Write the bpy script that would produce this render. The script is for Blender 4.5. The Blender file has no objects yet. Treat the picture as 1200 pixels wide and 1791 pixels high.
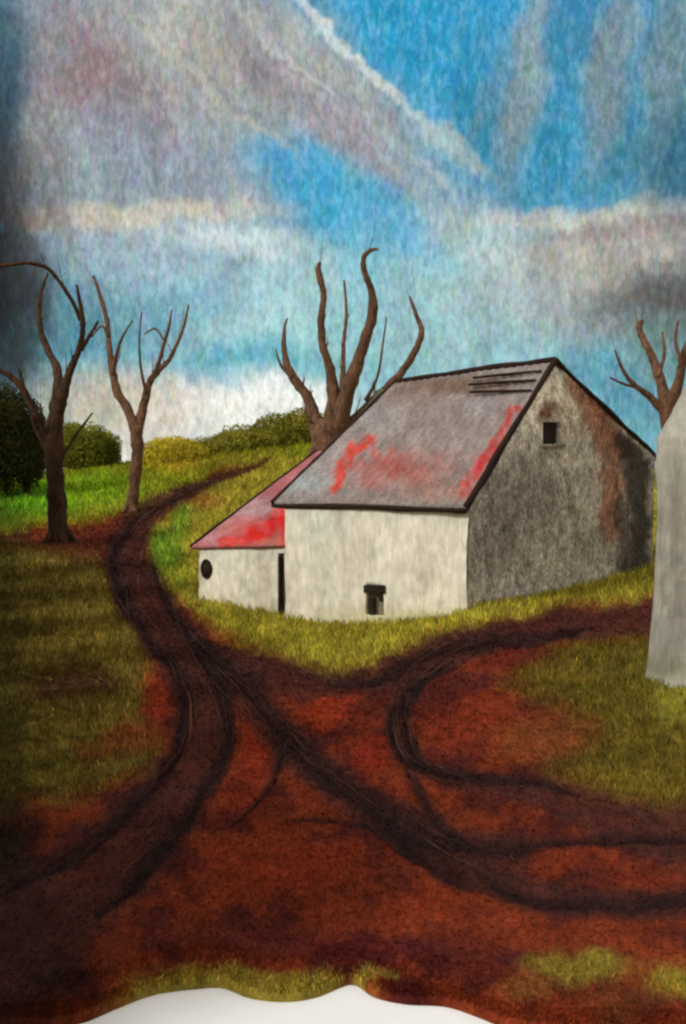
import bpy, math, random
import numpy as np
from mathutils import Vector

# ------------------------------------------------------------------ camera
F, YH, EYE = 2000.0, 768.0, 4.0          # focal length in photo pixels, horizon row, eye height
PITCH = math.atan((895.5 - YH) / F)
CP, SP = math.cos(PITCH), math.sin(PITCH)
scene = bpy.context.scene
COL = scene.collection
cd = bpy.data.cameras.new('camera'); cam = bpy.data.objects.new('camera', cd); COL.objects.link(cam)
cam.location = (0, 0, EYE); cam.rotation_euler = (math.pi / 2 - PITCH, 0, 0)
cd.sensor_fit = 'VERTICAL'; cd.sensor_height = 24; cd.lens = 24 * F / 1791.0
cd.clip_start = 0.1; cd.clip_end = 2000
scene.camera = cam
scene.view_settings.view_transform = 'Standard'; scene.view_settings.look = 'None'
scene.view_settings.exposure = 0.0; scene.view_settings.gamma = 1.0
scene.cycles.max_bounces = 5
scene.cycles.filter_width = 2.5

def ray(px, py):
    a, b = (px - 600.0) / F, (895.5 - py) / F
    return np.array([a, CP + b * SP, -SP + b * CP])
def at(px, py, y):                        # photo pixel at distance y -> world point
    r = ray(px, py); return r * (y / r[1]) + np.array([0, 0, EYE])
def proj(P):
    P = np.asarray(P, float); x, y, z = P[..., 0], P[..., 1], P[..., 2] - EYE
    d = np.maximum(y * CP - z * SP, 0.05); u = y * SP + z * CP
    return 600 + F * x / d, 895.5 - F * u / d
def hit_wall(px, py, A, d):               # pixel on the vertical plane through plan point A along d
    r = ray(px, py); n = np.array([-d[1], d[0]])
    t = (A @ n) / (r[:2] @ n); return r * t + np.array([0, 0, EYE])
def lin(c, k=1.0):
    out = []
    for v in c[:3]:
        v /= 255.0
        out.append((v / 12.92 if v <= 0.04045 else ((v + 0.055) / 1.055) ** 2.4) * k)
    return np.array(out)

# ------------------------------------------------------------------ world: sky with clouds
SUN_DIR = Vector((-0.72, -0.50, 0.60)).normalized()
world = bpy.data.worlds.new('World'); scene.world = world; world.use_nodes = True
NT = world.node_tree; NT.nodes.clear()
def N(nt, t, **kw):
    n = nt.nodes.new(t)
    for k, v in kw.items(): setattr(n, k, v)
    return n
def math_node(nt, op, a, b=None, clamp=False):
    n = N(nt, 'ShaderNodeMath', operation=op); n.use_clamp = clamp
    for i, v in enumerate((a, b)):
        if v is None: continue
        if hasattr(v, 'links'): nt.links.new(v, n.inputs[i])
        else: n.inputs[i].default_value = v
    return n.outputs[0]
def mix_node(nt, fac, a, b, mode='MIX'):
    n = N(nt, 'ShaderNodeMix', data_type='RGBA', blend_type=mode)
    for i, v in ((0, fac), (6, a), (7, b)):
        if hasattr(v, 'links'): nt.links.new(v, n.inputs[i])
        elif i == 0: n.inputs[0].default_value = v
        else: n.inputs[i].default_value = (*v[:3], 1)
    return n.outputs[2]
def noise_node(nt, vec, scale, detail=3, rough=0.55, dist=0.0):
    n = N(nt, 'ShaderNodeTexNoise'); n.inputs['Scale'].default_value = scale
    n.inputs['Detail'].default_value = detail; n.inputs['Roughness'].default_value = rough
    n.inputs['Distortion'].default_value = dist
    if vec is not None: nt.links.new(vec, n.inputs['Vector'])
    return n
def range_node(nt, v, a, b, c, d, smooth=False):
    n = N(nt, 'ShaderNodeMapRange'); n.clamp = True
    if smooth: n.interpolation_type = 'SMOOTHSTEP'
    nt.links.new(v, n.inputs[0])
    for i, q in enumerate((a, b, c, d)): n.inputs[i + 1].default_value = q
    return n.outputs[0]

SKY_K = 1.0
tc = N(NT, 'ShaderNodeTexCoord')
sx = N(NT, 'ShaderNodeSeparateXYZ'); NT.links.new(tc.outputs['Generated'], sx.inputs[0])
ay = math_node(NT, 'MAXIMUM', math_node(NT, 'ABSOLUTE', sx.outputs[1]), 0.12)
u = math_node(NT, 'DIVIDE', sx.outputs[0], ay); v = math_node(NT, 'DIVIDE', sx.outputs[2], ay)
cx = N(NT, 'ShaderNodeCombineXYZ'); NT.links.new(u, cx.inputs[0]); NT.links.new(v, cx.inputs[1])
UV = cx.outputs[0]
def warp(vec, scale, amount, detail=3):
    n = noise_node(NT, vec, scale, detail, 0.6)
    s = N(NT, 'ShaderNodeVectorMath', operation='SUBTRACT'); NT.links.new(n.outputs['Color'], s.inputs[0]); s.inputs[1].default_value = (.5, .5, .5)
    m = N(NT, 'ShaderNodeVectorMath', operation='SCALE'); NT.links.new(s.outputs[0], m.inputs[0]); m.inputs['Scale'].default_value = amount
    a = N(NT, 'ShaderNodeVectorMath', operation='ADD'); NT.links.new(vec, a.inputs[0]); NT.links.new(m.outputs[0], a.inputs[1])
    return a.outputs[0]
WUV = warp(warp(UV, 9, 0.055, 4), 60, 0.014, 3)
def sky_uv(px, py):
    r = ray(px, py); return r[0] / r[1], r[2] / r[1]
nish = N(NT, 'ShaderNodeTexSky', sky_type='NISHITA'); nish.sun_disc = False
nish.sun_elevation = math.asin(SUN_DIR.z); nish.sun_rotation = math.atan2(SUN_DIR.x, SUN_DIR.y)
nk = N(NT, 'ShaderNodeVectorMath', operation='SCALE'); NT.links.new(nish.outputs[0], nk.inputs[0]); nk.inputs['Scale'].default_value = 0.08
blue = mix_node(NT, range_node(NT, v, 0.0, 0.42, 0, 1), lin((120, 185, 200)), lin((26, 146, 196)))
sky = mix_node(NT, 0.93, nk.outputs[0], blue)
# (x, y, rx, ry, turn, colour, strength) in photo pixels: soft cloud masses and painted left-edge shade, placed by direction
CLOUDS_AND_SHADE = [
 (800, 540, 420, 190, 0, (152, 196, 202), .92), (430, 520, 330, 130, 0, (168, 206, 206), .9),
 (200, 480, 330, 120, 5, (150, 186, 204), .85),
 (170, 190, 420, 330, 20, (158, 162, 164), .97), (400, 300, 260, 90, 15, (150, 165, 172), .8),
 (440, 90, 330, 150, 25, (166, 166, 160), .95),
 (620, 215, 390, 105, 41, (158, 162, 163), .95), (790, 330, 190, 75, 35, (150, 172, 180), .8),
 (130, 90, 150, 120, 50, (150, 118, 122), .75), (255, 190, 130, 80, 50, (148, 128, 134), .6),
 (60, 60, 90, 90, 0, (120, 140, 145), .5), (205, 250, 130, 80, 40, (140, 142, 160), .6),
 (300, 290, 170, 80, 30, (142, 148, 162), .6), (190, 310, 170, 70, 0, (128, 150, 160), .5),
 (470, 125, 130, 60, 40, (142, 134, 140), .8), (600, 235, 150, 55, 42, (148, 142, 152), .75), (350, 90, 90, 60, 30, (176, 172, 160), .6),
 (590, 345, 190, 75, 24, (62, 168, 204), .98), (510, 300, 110, 50, 24, (70, 160, 205), .7),
 (690, 400, 120, 50, 30, (110, 175, 210), .6),
 (240, 380, 270, 34, -4, (206, 197, 178), .85), (110, 385, 120, 35, 0, (176, 165, 150), .6), (350, 420, 160, 40, 6, (176, 196, 200), .6),
 (815, 90, 150, 250, -40, (52, 152, 194), 1.0), (940, 250, 260, 160, 0, (54, 144, 180), .9),
 (690, 40, 90, 120, -40, (44, 154, 200), .95),
 (660, 125, 130, 14, 44, (214, 216, 208), .75), (380, 160, 230, 11, 43, (188, 186, 172), .5), (290, 60, 200, 12, 40, (184, 182, 172), .45), (500, 90, 170, 9, 44, (192, 192, 184), .5), (560, 175, 180, 10, 42, (180, 180, 178), .45), (230, 130, 150, 9, 46, (138, 126, 134), .4), (430, 190, 190, 10, 42, (136, 134, 142), .45), (720, 270, 130, 14, 40, (186, 192, 186), .4), (575, 45, 120, 16, 47, (206, 216, 214), .8), (850, 420, 130, 70, 20, (184, 204, 206), .6), (420, 425, 160, 40, 4, (200, 214, 214), .7), (330, 540, 120, 50, 0, (120, 176, 196), .6), (790, 250, 120, 26, 36, (190, 194, 178), .55),
 (925, 130, 45, 220, 12, (138, 148, 146), .75), (1065, 110, 50, 230, 8, (128, 140, 138), .75), (1165, 150, 70, 300, 0, (112, 130, 132), .8),
 (1000, 60, 40, 120, 14, (60, 130, 165), .6), (1110, 290, 60, 120, 0, (70, 130, 150), .5), (1190, 290, 70, 130, 0, (40, 104, 132), .8),
 (860, 160, 24, 150, 20, (112, 152, 172), .5),
 (1090, 450, 270, 105, -3, (166, 162, 154), .97), (1010, 375, 220, 26, -3, (196, 194, 182), .8), (1100, 400, 160, 30, -3, (156, 142, 136), .7),
 (1010, 470, 120, 70, 0, (186, 182, 170), .7), (900, 520, 160, 80, 0, (172, 182, 182), .7), (1140, 545, 160, 85, 8, (100, 98, 95), .9),
 (1000, 570, 120, 50, 0, (150, 150, 148), .6), (830, 600, 180, 50, 0, (150, 186, 186), .6), (1180, 520, 80, 70, 0, (84, 80, 76), .7),
 (1060, 680, 130, 90, 40, (84, 146, 164), .85), (1150, 610, 90, 70, 0, (100, 132, 130), .7),
 (110, 560, 160, 110, 0, (74, 128, 140), .8), (250, 570, 120, 80, 0, (96, 150, 164), .7), (450, 640, 170, 45, 0, (88, 166, 184), .9),
 (640, 480, 60, 110, 0, (112, 184, 204), .5), (600, 600, 120, 90, 0, (140, 192, 196), .6),
 (400, 715, 280, 80, 0, (240, 238, 228), .98), (250, 720, 130, 100, 0, (212, 200, 186), .9), (160, 720, 110, 90, 0, (190, 182, 160), .8), (520, 720, 90, 70, 0, (236, 238, 230), .9),
 (60, 690, 90, 70, 0, (150, 146, 128), .6), (250, 840, 420, 90, 0, (222, 216, 200), .95),
 (20, 420, 95, 330, 0, (74, 66, 66), .85), (0, 110, 60, 200, 0, (36, 84, 104), .8), (110, 330, 30, 220, -12, (112, 106, 110), .55), (20, 560, 70, 200, 0, (56, 68, 72), .7),  # left-edge darkening painted into the sky colour, not cloud
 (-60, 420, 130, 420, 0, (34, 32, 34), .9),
]
for (px, py, rx, ry, turn, c, st) in CLOUDS_AND_SHADE:
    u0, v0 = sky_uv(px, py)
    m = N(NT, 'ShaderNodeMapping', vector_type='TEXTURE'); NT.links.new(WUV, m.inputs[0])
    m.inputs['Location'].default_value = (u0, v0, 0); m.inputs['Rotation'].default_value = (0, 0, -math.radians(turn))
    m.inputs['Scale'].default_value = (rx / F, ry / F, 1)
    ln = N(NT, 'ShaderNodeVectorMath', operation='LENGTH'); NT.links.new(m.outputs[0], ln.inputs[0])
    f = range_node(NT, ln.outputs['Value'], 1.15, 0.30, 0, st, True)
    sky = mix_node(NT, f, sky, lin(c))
# unseen warm-grey cloud overhead and behind, added as warm fill light
over = math_node(NT, 'MAXIMUM', range_node(NT, v, .50, .80, 0, 1, True), range_node(NT, sx.outputs[1], .35, .0, 0, 1, True))
sky = mix_node(NT, over, sky, lin((222, 210, 192)))
# woolly streaks and flecks
mp = N(NT, 'ShaderNodeMapping'); NT.links.new(UV, mp.inputs[0]); mp.inputs['Scale'].default_value = (1.0, 0.42, 1); mp.inputs['Rotation'].default_value = (0, 0, .18)
fl = noise_node(NT, mp.outputs[0], 210, 4, 0.75, 0.3)
sky = mix_node(NT, 1.0, sky, range_node(NT, fl.outputs['Fac'], .30, .72, .70, 1.34), 'MULTIPLY')
f2 = noise_node(NT, mp.outputs[0], 105, 5, 0.75, .25)
lt_ = mix_node(NT, 1.0, mix_node(NT, .45, sky, (.36, .42, .43)), (1.25, 1.25, 1.22), 'MULTIPLY')
brt = N(NT, 'ShaderNodeRGBToBW'); NT.links.new(sky, brt.inputs[0])
fk = math_node(NT, 'MULTIPLY', range_node(NT, f2.outputs['Fac'], .46, .74, 0, .75), range_node(NT, brt.outputs[0], .05, .3, 0, 1))
sky = mix_node(NT, fk, sky, lt_)
f4 = noise_node(NT, mp.outputs[0], 26, 5, 0.62, .5)
sky = mix_node(NT, 1.0, sky, range_node(NT, f4.outputs['Fac'], .34, .68, .84, 1.2), 'MULTIPLY')
f3 = noise_node(NT, mp.outputs[0], 70, 5, 0.7, .3)
sky = mix_node(NT, range_node(NT, f3.outputs['Fac'], .56, .8, 0, .35), sky, lin((70, 120, 140)))
fc = noise_node(NT, mp.outputs[0], 120, 3, 0.7, .2)
hs = N(NT, 'ShaderNodeMix', data_type='RGBA', blend_type='OVERLAY'); hs.inputs[0].default_value = .22
cr_ = N(NT, 'ShaderNodeVectorMath', operation='MULTIPLY_ADD'); NT.links.new(fc.outputs['Color'], cr_.inputs[0]); cr_.inputs[1].default_value = (1.7, 1.2, 1.7); cr_.inputs[2].default_value = (-.35, -.1, -.35)
NT.links.new(sky, hs.inputs[6]); NT.links.new(cr_.outputs[0], hs.inputs[7]); sky = hs.outputs[2]
bg = N(NT, 'ShaderNodeBackground'); bg.inputs['Strength'].default_value = SKY_K
NT.links.new(sky, bg.inputs[0]); ow = N(NT, 'ShaderNodeOutputWorld'); NT.links.new(bg.outputs[0], ow.inputs[0])
# ------------------------------------------------------------------ sun
sl = bpy.data.lights.new('sun', 'SUN'); sun = bpy.data.objects.new('sun', sl); COL.objects.link(sun)
sl.energy = 2.55; sl.angle = math.radians(15); sl.color = (1.0, 0.95, 0.86)
sun.rotation_euler = (-SUN_DIR).to_track_quat('-Z', 'Y').to_euler(); sun.location = (-20, -10, 30)

# ------------------------------------------------------------------ helpers
rng = np.random.default_rng(7); random.seed(7)
def _h(ix, iy, iz, s):
    n = (ix * 374761393 + iy * 668265263 + iz * 2147483647 + s * 974634777) & 0xffffffff
    n = ((n ^ (n >> 13)) * 1274126177) & 0xffffffff
    return ((n ^ (n >> 16)) & 0xffff) / 65535.0
def vnoise(P, s=0):
    P = np.asarray(P, float)
    if P.shape[-1] == 2: P = np.concatenate([P, np.zeros(P.shape[:-1] + (1,))], -1)
    i = np.floor(P).astype(np.int64); f = P - i; f = f * f * (3 - 2 * f); r = 0
    for dx in (0, 1):
        for dy in (0, 1):
            for dz in (0, 1):
                w = (f[..., 0] if dx else 1 - f[..., 0]) * (f[..., 1] if dy else 1 - f[..., 1]) * (f[..., 2] if dz else 1 - f[..., 2])
                r = r + w * _h(i[..., 0] + dx, i[..., 1] + dy, i[..., 2] + dz, s)
    return r
def fbm(P, s=0, o=4):
    P = np.asarray(P, float); r = 0; a = .5; t = 0
    for k in range(o): r = r + a * vnoise(P, s + k * 17); t += a; P = P * 2.03; a *= .55
    return r / t
def vecnoise(P, s, sc, amp):
    return np.stack([fbm(P * sc, s + 100 * k, 3) - .5 for k in range(3)], -1) * 2 * amp
def smooth(a, b, x):
    t = np.clip((x - a) / (b - a), 0, 1); return t * t * (3 - 2 * t)

def new_mat(name): m = bpy.data.materials.new(name); m.use_nodes = True; return m, m.node_tree, m.node_tree.nodes['Principled BSDF']
def felt(name, color=None, attr=None, scale=30, var=.35, stretch=(1, 1, 1), bump=.5, dark=None, rough=.95, big=1.2, bigvar=.25, bdist=.02):
    """matte woolly surface: a base colour (or a colour attribute) broken by fine and broad noise, with bump"""
    m, nt, b = new_mat(name)
    t = N(nt, 'ShaderNodeTexCoord'); mp = N(nt, 'ShaderNodeMapping'); nt.links.new(t.outputs['Object'], mp.inputs[0]); mp.inputs['Scale'].default_value = stretch
    if attr: a = N(nt, 'ShaderNodeAttribute'); a.attribute_name = attr; base = a.outputs['Color']
    else: base = tuple(color)
    n1 = noise_node(nt, mp.outputs[0], scale, 4, .65, .4); n2 = noise_node(nt, mp.outputs[0], big, 3, .55)
    c = mix_node(nt, 1.0, base, range_node(nt, n1.outputs['Fac'], .3, .7, 1 - var, 1 + var), 'MULTIPLY')
    c = mix_node(nt, 1.0, c, range_node(nt, n2.outputs['Fac'], .3, .7, 1 - bigvar, 1 + bigvar), 'MULTIPLY')
    if dark is not None:
        n3 = noise_node(nt, mp.outputs[0], big * 2.3, 5, .65, .3)
        c = mix_node(nt, range_node(nt, n3.outputs['Fac'], .5, .66, 0, .6), c, dark)
    nt.links.new(c, b.inputs['Base Color']); b.inputs['Roughness'].default_value = rough
    b.inputs['Specular IOR Level'].default_value = .12
    bp = N(nt, 'ShaderNodeBump'); bp.inputs['Strength'].default_value = bump; bp.inputs['Distance'].default_value = bdist
    nt.links.new(n1.outputs['Fac'], bp.inputs['Height']); nt.links.new(bp.outputs[0], b.inputs['Normal'])
    return m

LOC = {}
def obj(name, V, Fc, m, parent=None, smooth_=True, col=None, **tags):
    V = np.asarray(V, float)
    if parent is not None: V = V - LOC[parent.name]
    me = bpy.data.meshes.new(name); o = bpy.data.objects.new(name, me); COL.objects.link(o)
    if isinstance(Fc, np.ndarray) and Fc.ndim == 2:
        k = Fc.shape[1]; me.vertices.add(len(V)); me.vertices.foreach_set('co', V.astype(np.float32).ravel())
        me.loops.add(Fc.size); me.loops.foreach_set('vertex_index', Fc.astype(np.int32).ravel())
        me.polygons.add(len(Fc)); me.polygons.foreach_set('loop_start', np.arange(0, Fc.size, k, dtype=np.int32))
        me.polygons.foreach_set('loop_total', np.full(len(Fc), k, dtype=np.int32)); me.update(calc_edges=True); me.validate()
    else: me.from_pydata(V.tolist(), [], [list(map(int, f)) for f in Fc]); me.update()
    me.polygons.foreach_set('use_smooth', np.full(len(me.polygons), smooth_))
    me.materials.append(m)
    if col is not None:
        a = me.color_attributes.new('tint', 'FLOAT_COLOR', 'POINT')
        a.data.foreach_set('color', np.concatenate([col, np.ones((len(col), 1))], 1).astype(np.float32).ravel())
    if parent is not None: o.parent = parent; LOC[o.name] = LOC[parent.name]
    else: LOC[o.name] = np.zeros(3)
    for k, vv in tags.items(): o[k] = vv
    return o
def thing(name, loc, label, cat, group=None):
    o = bpy.data.objects.new(name, None); COL.objects.link(o); o.location = loc; o.empty_display_size = .3
    LOC[o.name] = np.array(loc, float); o['label'] = label; o['category'] = cat
    if group: o['group'] = group
    return o
def grid_faces(nr, nc):
    i = np.arange((nr - 1) * (nc - 1)); r, c = i // (nc - 1), i % (nc - 1); a = r * nc + c
    return np.stack([a, a + 1, a + nc + 1, a + nc], 1)
class MB:
    def __init__(s): s.V, s.F, s.n = [], [], 0
    def add(s, V, Fc): s.V.append(np.asarray(V, float)); s.F += [[i + s.n for i in f] for f in Fc]; s.n += len(V)
    def tube(s, pts, rad, k=9, seed=0, rough=.18, sub=4, close=True):
        pts = np.asarray(pts, float); rad = np.asarray(rad, float); m = len(pts)
        tt = np.linspace(0, m - 1, (m - 1) * sub + 1)
        def cr(A):
            o = []
            for t in tt:
                i = min(int(t), m - 2); f = t - i; a, b, c, d = A[max(i - 1, 0)], A[i], A[i + 1], A[min(i + 2, m - 1)]
                o.append(.5 * (2 * b + (c - a) * f + (2 * a - 5 * b + 4 * c - d) * f * f + (3 * b - a - 3 * c + d) * f ** 3))
            return np.array(o)
        P = cr(pts); R = np.maximum(np.interp(tt, np.arange(m), rad), .002)
        T = np.gradient(P, axis=0); T /= np.linalg.norm(T, axis=1)[:, None] + 1e-9
        ref = np.array([0, 1, 0.]) ; V = []
        for i in range(len(P)):
            a = np.cross(T[i], ref); a = a / (np.linalg.norm(a) + 1e-9) if np.linalg.norm(a) > .05 else np.array([1, 0, 0.]); b = np.cross(T[i], a)
            th = np.arange(k) / k * 2 * math.pi
            ring = P[i] + (np.cos(th)[:, None] * a + np.sin(th)[:, None] * b) * R[i]
            dn = (vnoise(ring * (1.2 / max(R[i], .03)) * .5, seed) - .5) * 2 * rough + 1
            V.append(P[i] + (ring - P[i]) * dn[:, None])
        n = len(P); V = np.concatenate(V + [P[:1], P[-1:]]); Fc = []
        for i in range(n - 1):
            for j in range(k): Fc.append([i * k + j, i * k + (j + 1) % k, (i + 1) * k + (j + 1) % k, (i + 1) * k + j])
        for j in range(k): Fc.append([n * k, (j + 1) % k, j]); Fc.append([n * k + 1, (n - 1) * k + j, (n - 1) * k + (j + 1) % k])
        s.add(V, Fc)
    def box(s, c, ax, ay, az):                # centre and three half-axis vectors
        c, ax, ay, az = map(np.asarray, (c, ax, ay, az)); V = [c + i * ax + j * ay + k * az for i in (-1, 1) for j in (-1, 1) for k in (-1, 1)]
        s.add(V, [[0, 1, 3, 2], [4, 6, 7, 5], [0, 4, 5, 1], [2, 3, 7, 6], [0, 2, 6, 4], [1, 5, 7, 3]])
    def build(s, name, m, parent=None, **kw): return obj(name, np.concatenate(s.V), s.F, m, parent, **kw)

# painting by region: layers of (kind, geometry, softness, colour, strength)
def taper(q, a=.12):
    n = len(q); return [(x, y, w * (min(1, .15 + i / (n * a)) * min(1, .15 + (n - 1 - i) / (n * a)))) for i, (x, y, w) in enumerate(q)]
def seg_dist(px, py, pts):
    d = np.full(px.shape, 1e9)
    for (a, b) in zip(pts[:-1], pts[1:]):
        ax, ay, aw = a; bx, by, bw = b; vx, vy = bx - ax, by - ay
        t = np.clip(((px - ax) * vx + (py - ay) * vy) / (vx * vx + vy * vy + 1e-9), 0, 1)
        d = np.minimum(d, np.hypot(px - ax - t * vx, py - ay - t * vy) / (aw + (bw - aw) * t))
    return d
def poly_sd(px, py, pts):                     # signed distance, inside negative
    d = np.full(px.shape, 1e9); ins = np.zeros(px.shape, bool); n = len(pts)
    for i in range(n):
        ax, ay = pts[i]; bx, by = pts[(i + 1) % n]; vx, vy = bx - ax, by - ay
        t = np.clip(((px - ax) * vx + (py - ay) * vy) / (vx * vx + vy * vy + 1e-9), 0, 1)
        d = np.minimum(d, np.hypot(px - ax - t * vx, py - ay - t * vy))
        c = ((ay > py) != (by > py)) & (px < (bx - ax) * (py - ay) / (by - ay + 1e-12) + ax); ins ^= c
    return np.where(ins, -d, d)
def spline(pts, sub=6):
    P = np.array(pts, float); m = len(P); out = []
    for i in range(m - 1):
        a, b, c, d = P[max(i - 1, 0)], P[i], P[i + 1], P[min(i + 2, m - 1)]
        for f in np.arange(sub) / sub: out.append(.5 * (2 * b + (c - a) * f + (2 * a - 5 * b + 4 * c - d) * f * f + (3 * b - a - 3 * c + d) * f ** 3))
    out.append(P[-1]); return [tuple(p) for p in out]

# ------------------------------------------------------------------ terrain
S = 1.3
VD = np.array([math.cos(math.radians(52)), math.sin(math.radians(52))])      # along the gable, going back
UD = np.array([-math.cos(math.radians(27)), math.sin(math.radians(27))])     # along the front, going left
FR0 = at(820, 885, 20 * S)[:2]
fr_base, fl_base = hit_wall(825, 1066, FR0, VD), hit_wall(505, 1082, FR0, UD)
br_base = hit_wall(1138, 990, FR0, VD)
ax_front = FR0 + VD * .18
al_base = hit_wall(338, 1048, ax_front, UD)
CTRL = [(x, 8.5, -4.22) for x in (-12, -6, 0, 6, 12)] + [(x, 14, -4.16) for x in (-14, -5, 0, 5, 12)] + [(x, 20, -4.06) for x in (-18, -6, 0, 3)]
CTRL += [(P[0], P[1], P[2] - EYE) for P in (fr_base, fl_base, br_base, al_base)]
for px_, py_ in ((580, 1092), (655, 1092), (740, 1086)):
    P = hit_wall(px_, py_, FR0, UD); CTRL.append((P[0], P[1], P[2] - EYE))
p = at(1240, 1190, 20.0); CTRL.append((p[0], p[1], p[2] - EYE)); CTRL.append((14, 20, -3.9))
for (px, py, y) in [(210, 985, 37.5), (0, 1000, 35), (100, 948, 42), (235, 895, 55), (330, 860, 58), (440, 818, 76), (0, 900, 55), (-300, 960, 40), (0, 838, 82), (150, 822, 84),
                    (225, 812, 86), (330, 800, 88), (430, 782, 90), (540, 752, 90), (800, 800, 90), (1300, 860, 90), (-300, 835, 85), (1700, 900, 90), (900, 830, 60), (1300, 900, 45), (1500, 1000, 33)]:
    P = at(px, py, y); CTRL.append((P[0], P[1], P[2] - EYE))
CTRL += [(x, 135, -12) for x in (-60, -25, 0, 25, 60)]
CT = np.array(CTRL); CXY = CT[:, :2]
_A = np.sqrt(((CXY[:, None] - CXY[None]) ** 2).sum(-1) + .6); n_ = len(CT)
_M = np.block([[_A - .0 * np.eye(n_), np.c_[np.ones(n_), CXY]], [np.c_[np.ones(n_), CXY].T, np.zeros((3, 3))]])
_W = np.linalg.solve(_M, np.r_[CT[:, 2], 0, 0, 0])
def height(xy):
    xy = np.asarray(xy, float); sh = xy.shape[:-1]; q = xy.reshape(-1, 2)
    r = np.sqrt(((q[:, None] - CXY[None]) ** 2).sum(-1) + .6)
    z = r @ _W[:n_] + _W[n_] + q @ _W[n_ + 1:]
    return (z + EYE).reshape(sh)

def hit_ground(px, py):
    r = ray(px, py); ys = np.geomspace(7, 130, 900); P = r[None] * (ys / r[1])[:, None] + np.array([0, 0, EYE])
    b = np.nonzero(P[:, 2] < height(P[:, :2]))[0]; return P[b[0]] if len(b) else P[-1]
EDGE = spline([(-500, 1800), (-200, 1796), (0, 1785), (90, 1781), (150, 1771), (205, 1749), (270, 1725), (340, 1715), (390, 1713), (440, 1731), (500, 1737), (555, 1729), (615, 1707), (655, 1729), (710, 1741), (780, 1745), (840, 1764), (890, 1782), (980, 1794), (1080, 1798), (1200, 1802), (1500, 1806), (1900, 1806)], 8)
ex = np.array([at(a, b, 9)[0] * 0 + (ray(a, b) * (-4.30 / ray(a, b)[2]))[0] for a, b in EDGE])
ey = np.array([(ray(a, b) * (-4.30 / ray(a, b)[2]))[1] for a, b in EDGE])
NR, NC = 460, 520
s_ = np.linspace(-1, 1, NC); s_ = .55 * s_ + .45 * s_ ** 3
t_ = np.linspace(0, 1, NR)
GX = np.zeros((NR, NC)); GY = np.zeros((NR, NC))
for i, t in enumerate(t_):
    yy = 8.6 * (138 / 8.6) ** t
    x = s_ * (.62 * yy + 5.5); GX[i] = x
    GY[i] = yy + (np.interp(x, ex, ey) - 8.6) * math.exp(-(yy - 8.6) / 1.5)
GZ = height(np.stack([GX, GY], -1))
G = np.stack([GX, GY, GZ], -1)
PX, PY = proj(G)
# tracks: centre lines in the photo (x, y, half width)
ROADS = [spline(q, 5) for q in (
 [(470, 806, 5), (440, 818, 8), (390, 838, 11), (330, 862, 16), (270, 892, 26), (238, 925, 36), (228, 970, 40), (240, 1030, 45), (275, 1090, 48), (320, 1150, 50), (352, 1210, 48), (358, 1270, 46), (345, 1330, 52), (290, 1410, 72), (210, 1490, 85), (120, 1570, 95), (0, 1650, 110), (-150, 1720, 120)],
 [(330, 1130, 20), (420, 1165, 28), (520, 1192, 24), (620, 1198, 24), (700, 1175, 30), (790, 1135, 32), (880, 1110, 26), (980, 1098, 30), (1120, 1085, 34), (1250, 1078, 36), (1500, 1060, 40)],
 [(340, 1130, 24), (400, 1185, 30), (470, 1260, 32), (540, 1335, 34), (630, 1400, 40), (720, 1450, 46), (810, 1490, 44), (900, 1500, 40)],
 [(860, 1120, 22), (770, 1155, 24), (715, 1205, 26), (697, 1265, 24), (715, 1325, 26), (780, 1360, 24), (870, 1378, 22), (960, 1400, 30), (1080, 1440, 44), (1250, 1470, 60), (1500, 1480, 70)],
 [(700, 1440, 20), (780, 1500, 26), (860, 1545, 26), (960, 1575, 28), (1080, 1582, 30), (1250, 1575, 34), (1500, 1570, 40)],
)]
RUTS = [taper(spline(q, 5)) for q in (
 [(400, 832, 5), (300, 874, 7), (225, 925, 9), (198, 975, 11), (212, 1040, 12), (258, 1110, 12), (308, 1175, 11), (325, 1240, 11), (305, 1320, 11), (230, 1410, 13), (120, 1500, 15), (0, 1570, 16)],
 [(265, 960, 5), (285, 1040, 8), (330, 1110, 11), (375, 1180, 10), (398, 1245, 12), (392, 1320, 13), (340, 1415, 14), (250, 1520, 16), (170, 1605, 18)],
 [(345, 1120, 10), (420, 1190, 16), (490, 1270, 20), (560, 1345, 22), (650, 1405, 22), (740, 1460, 20), (830, 1490, 18)],
 [(640, 1400, 10), (700, 1465, 13), (770, 1530, 13), (830, 1560, 10)],
 [(560, 1192, 6), (650, 1195, 9), (740, 1150, 10), (840, 1122, 12), (930, 1120, 9), (1040, 1095, 8)],
 [(800, 1165, 6), (730, 1200, 9), (688, 1262, 9), (705, 1320, 11), (770, 1352, 12), (860, 1366, 11), (940, 1370, 9), (1010, 1400, 9)],
 [(745, 1190, 5), (712, 1250, 6), (735, 1330, 8), (800, 1358, 7)],
 [(700, 1330, 6), (750, 1410, 9), (810, 1475, 12), (880, 1490, 12), (980, 1474, 10), (1100, 1466, 8), (1280, 1470, 6)],
 [(830, 1520, 9), (930, 1572, 11), (1060, 1585, 12), (1200, 1572, 14), (1400, 1560, 14)],
 [(400, 1450, 2), (445, 1410, 3), (485, 1350, 4), (497, 1300, 3)],
 [(490, 1438, 2), (560, 1425, 5), (650, 1450, 5), (740, 1520, 4)],
)]
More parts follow.
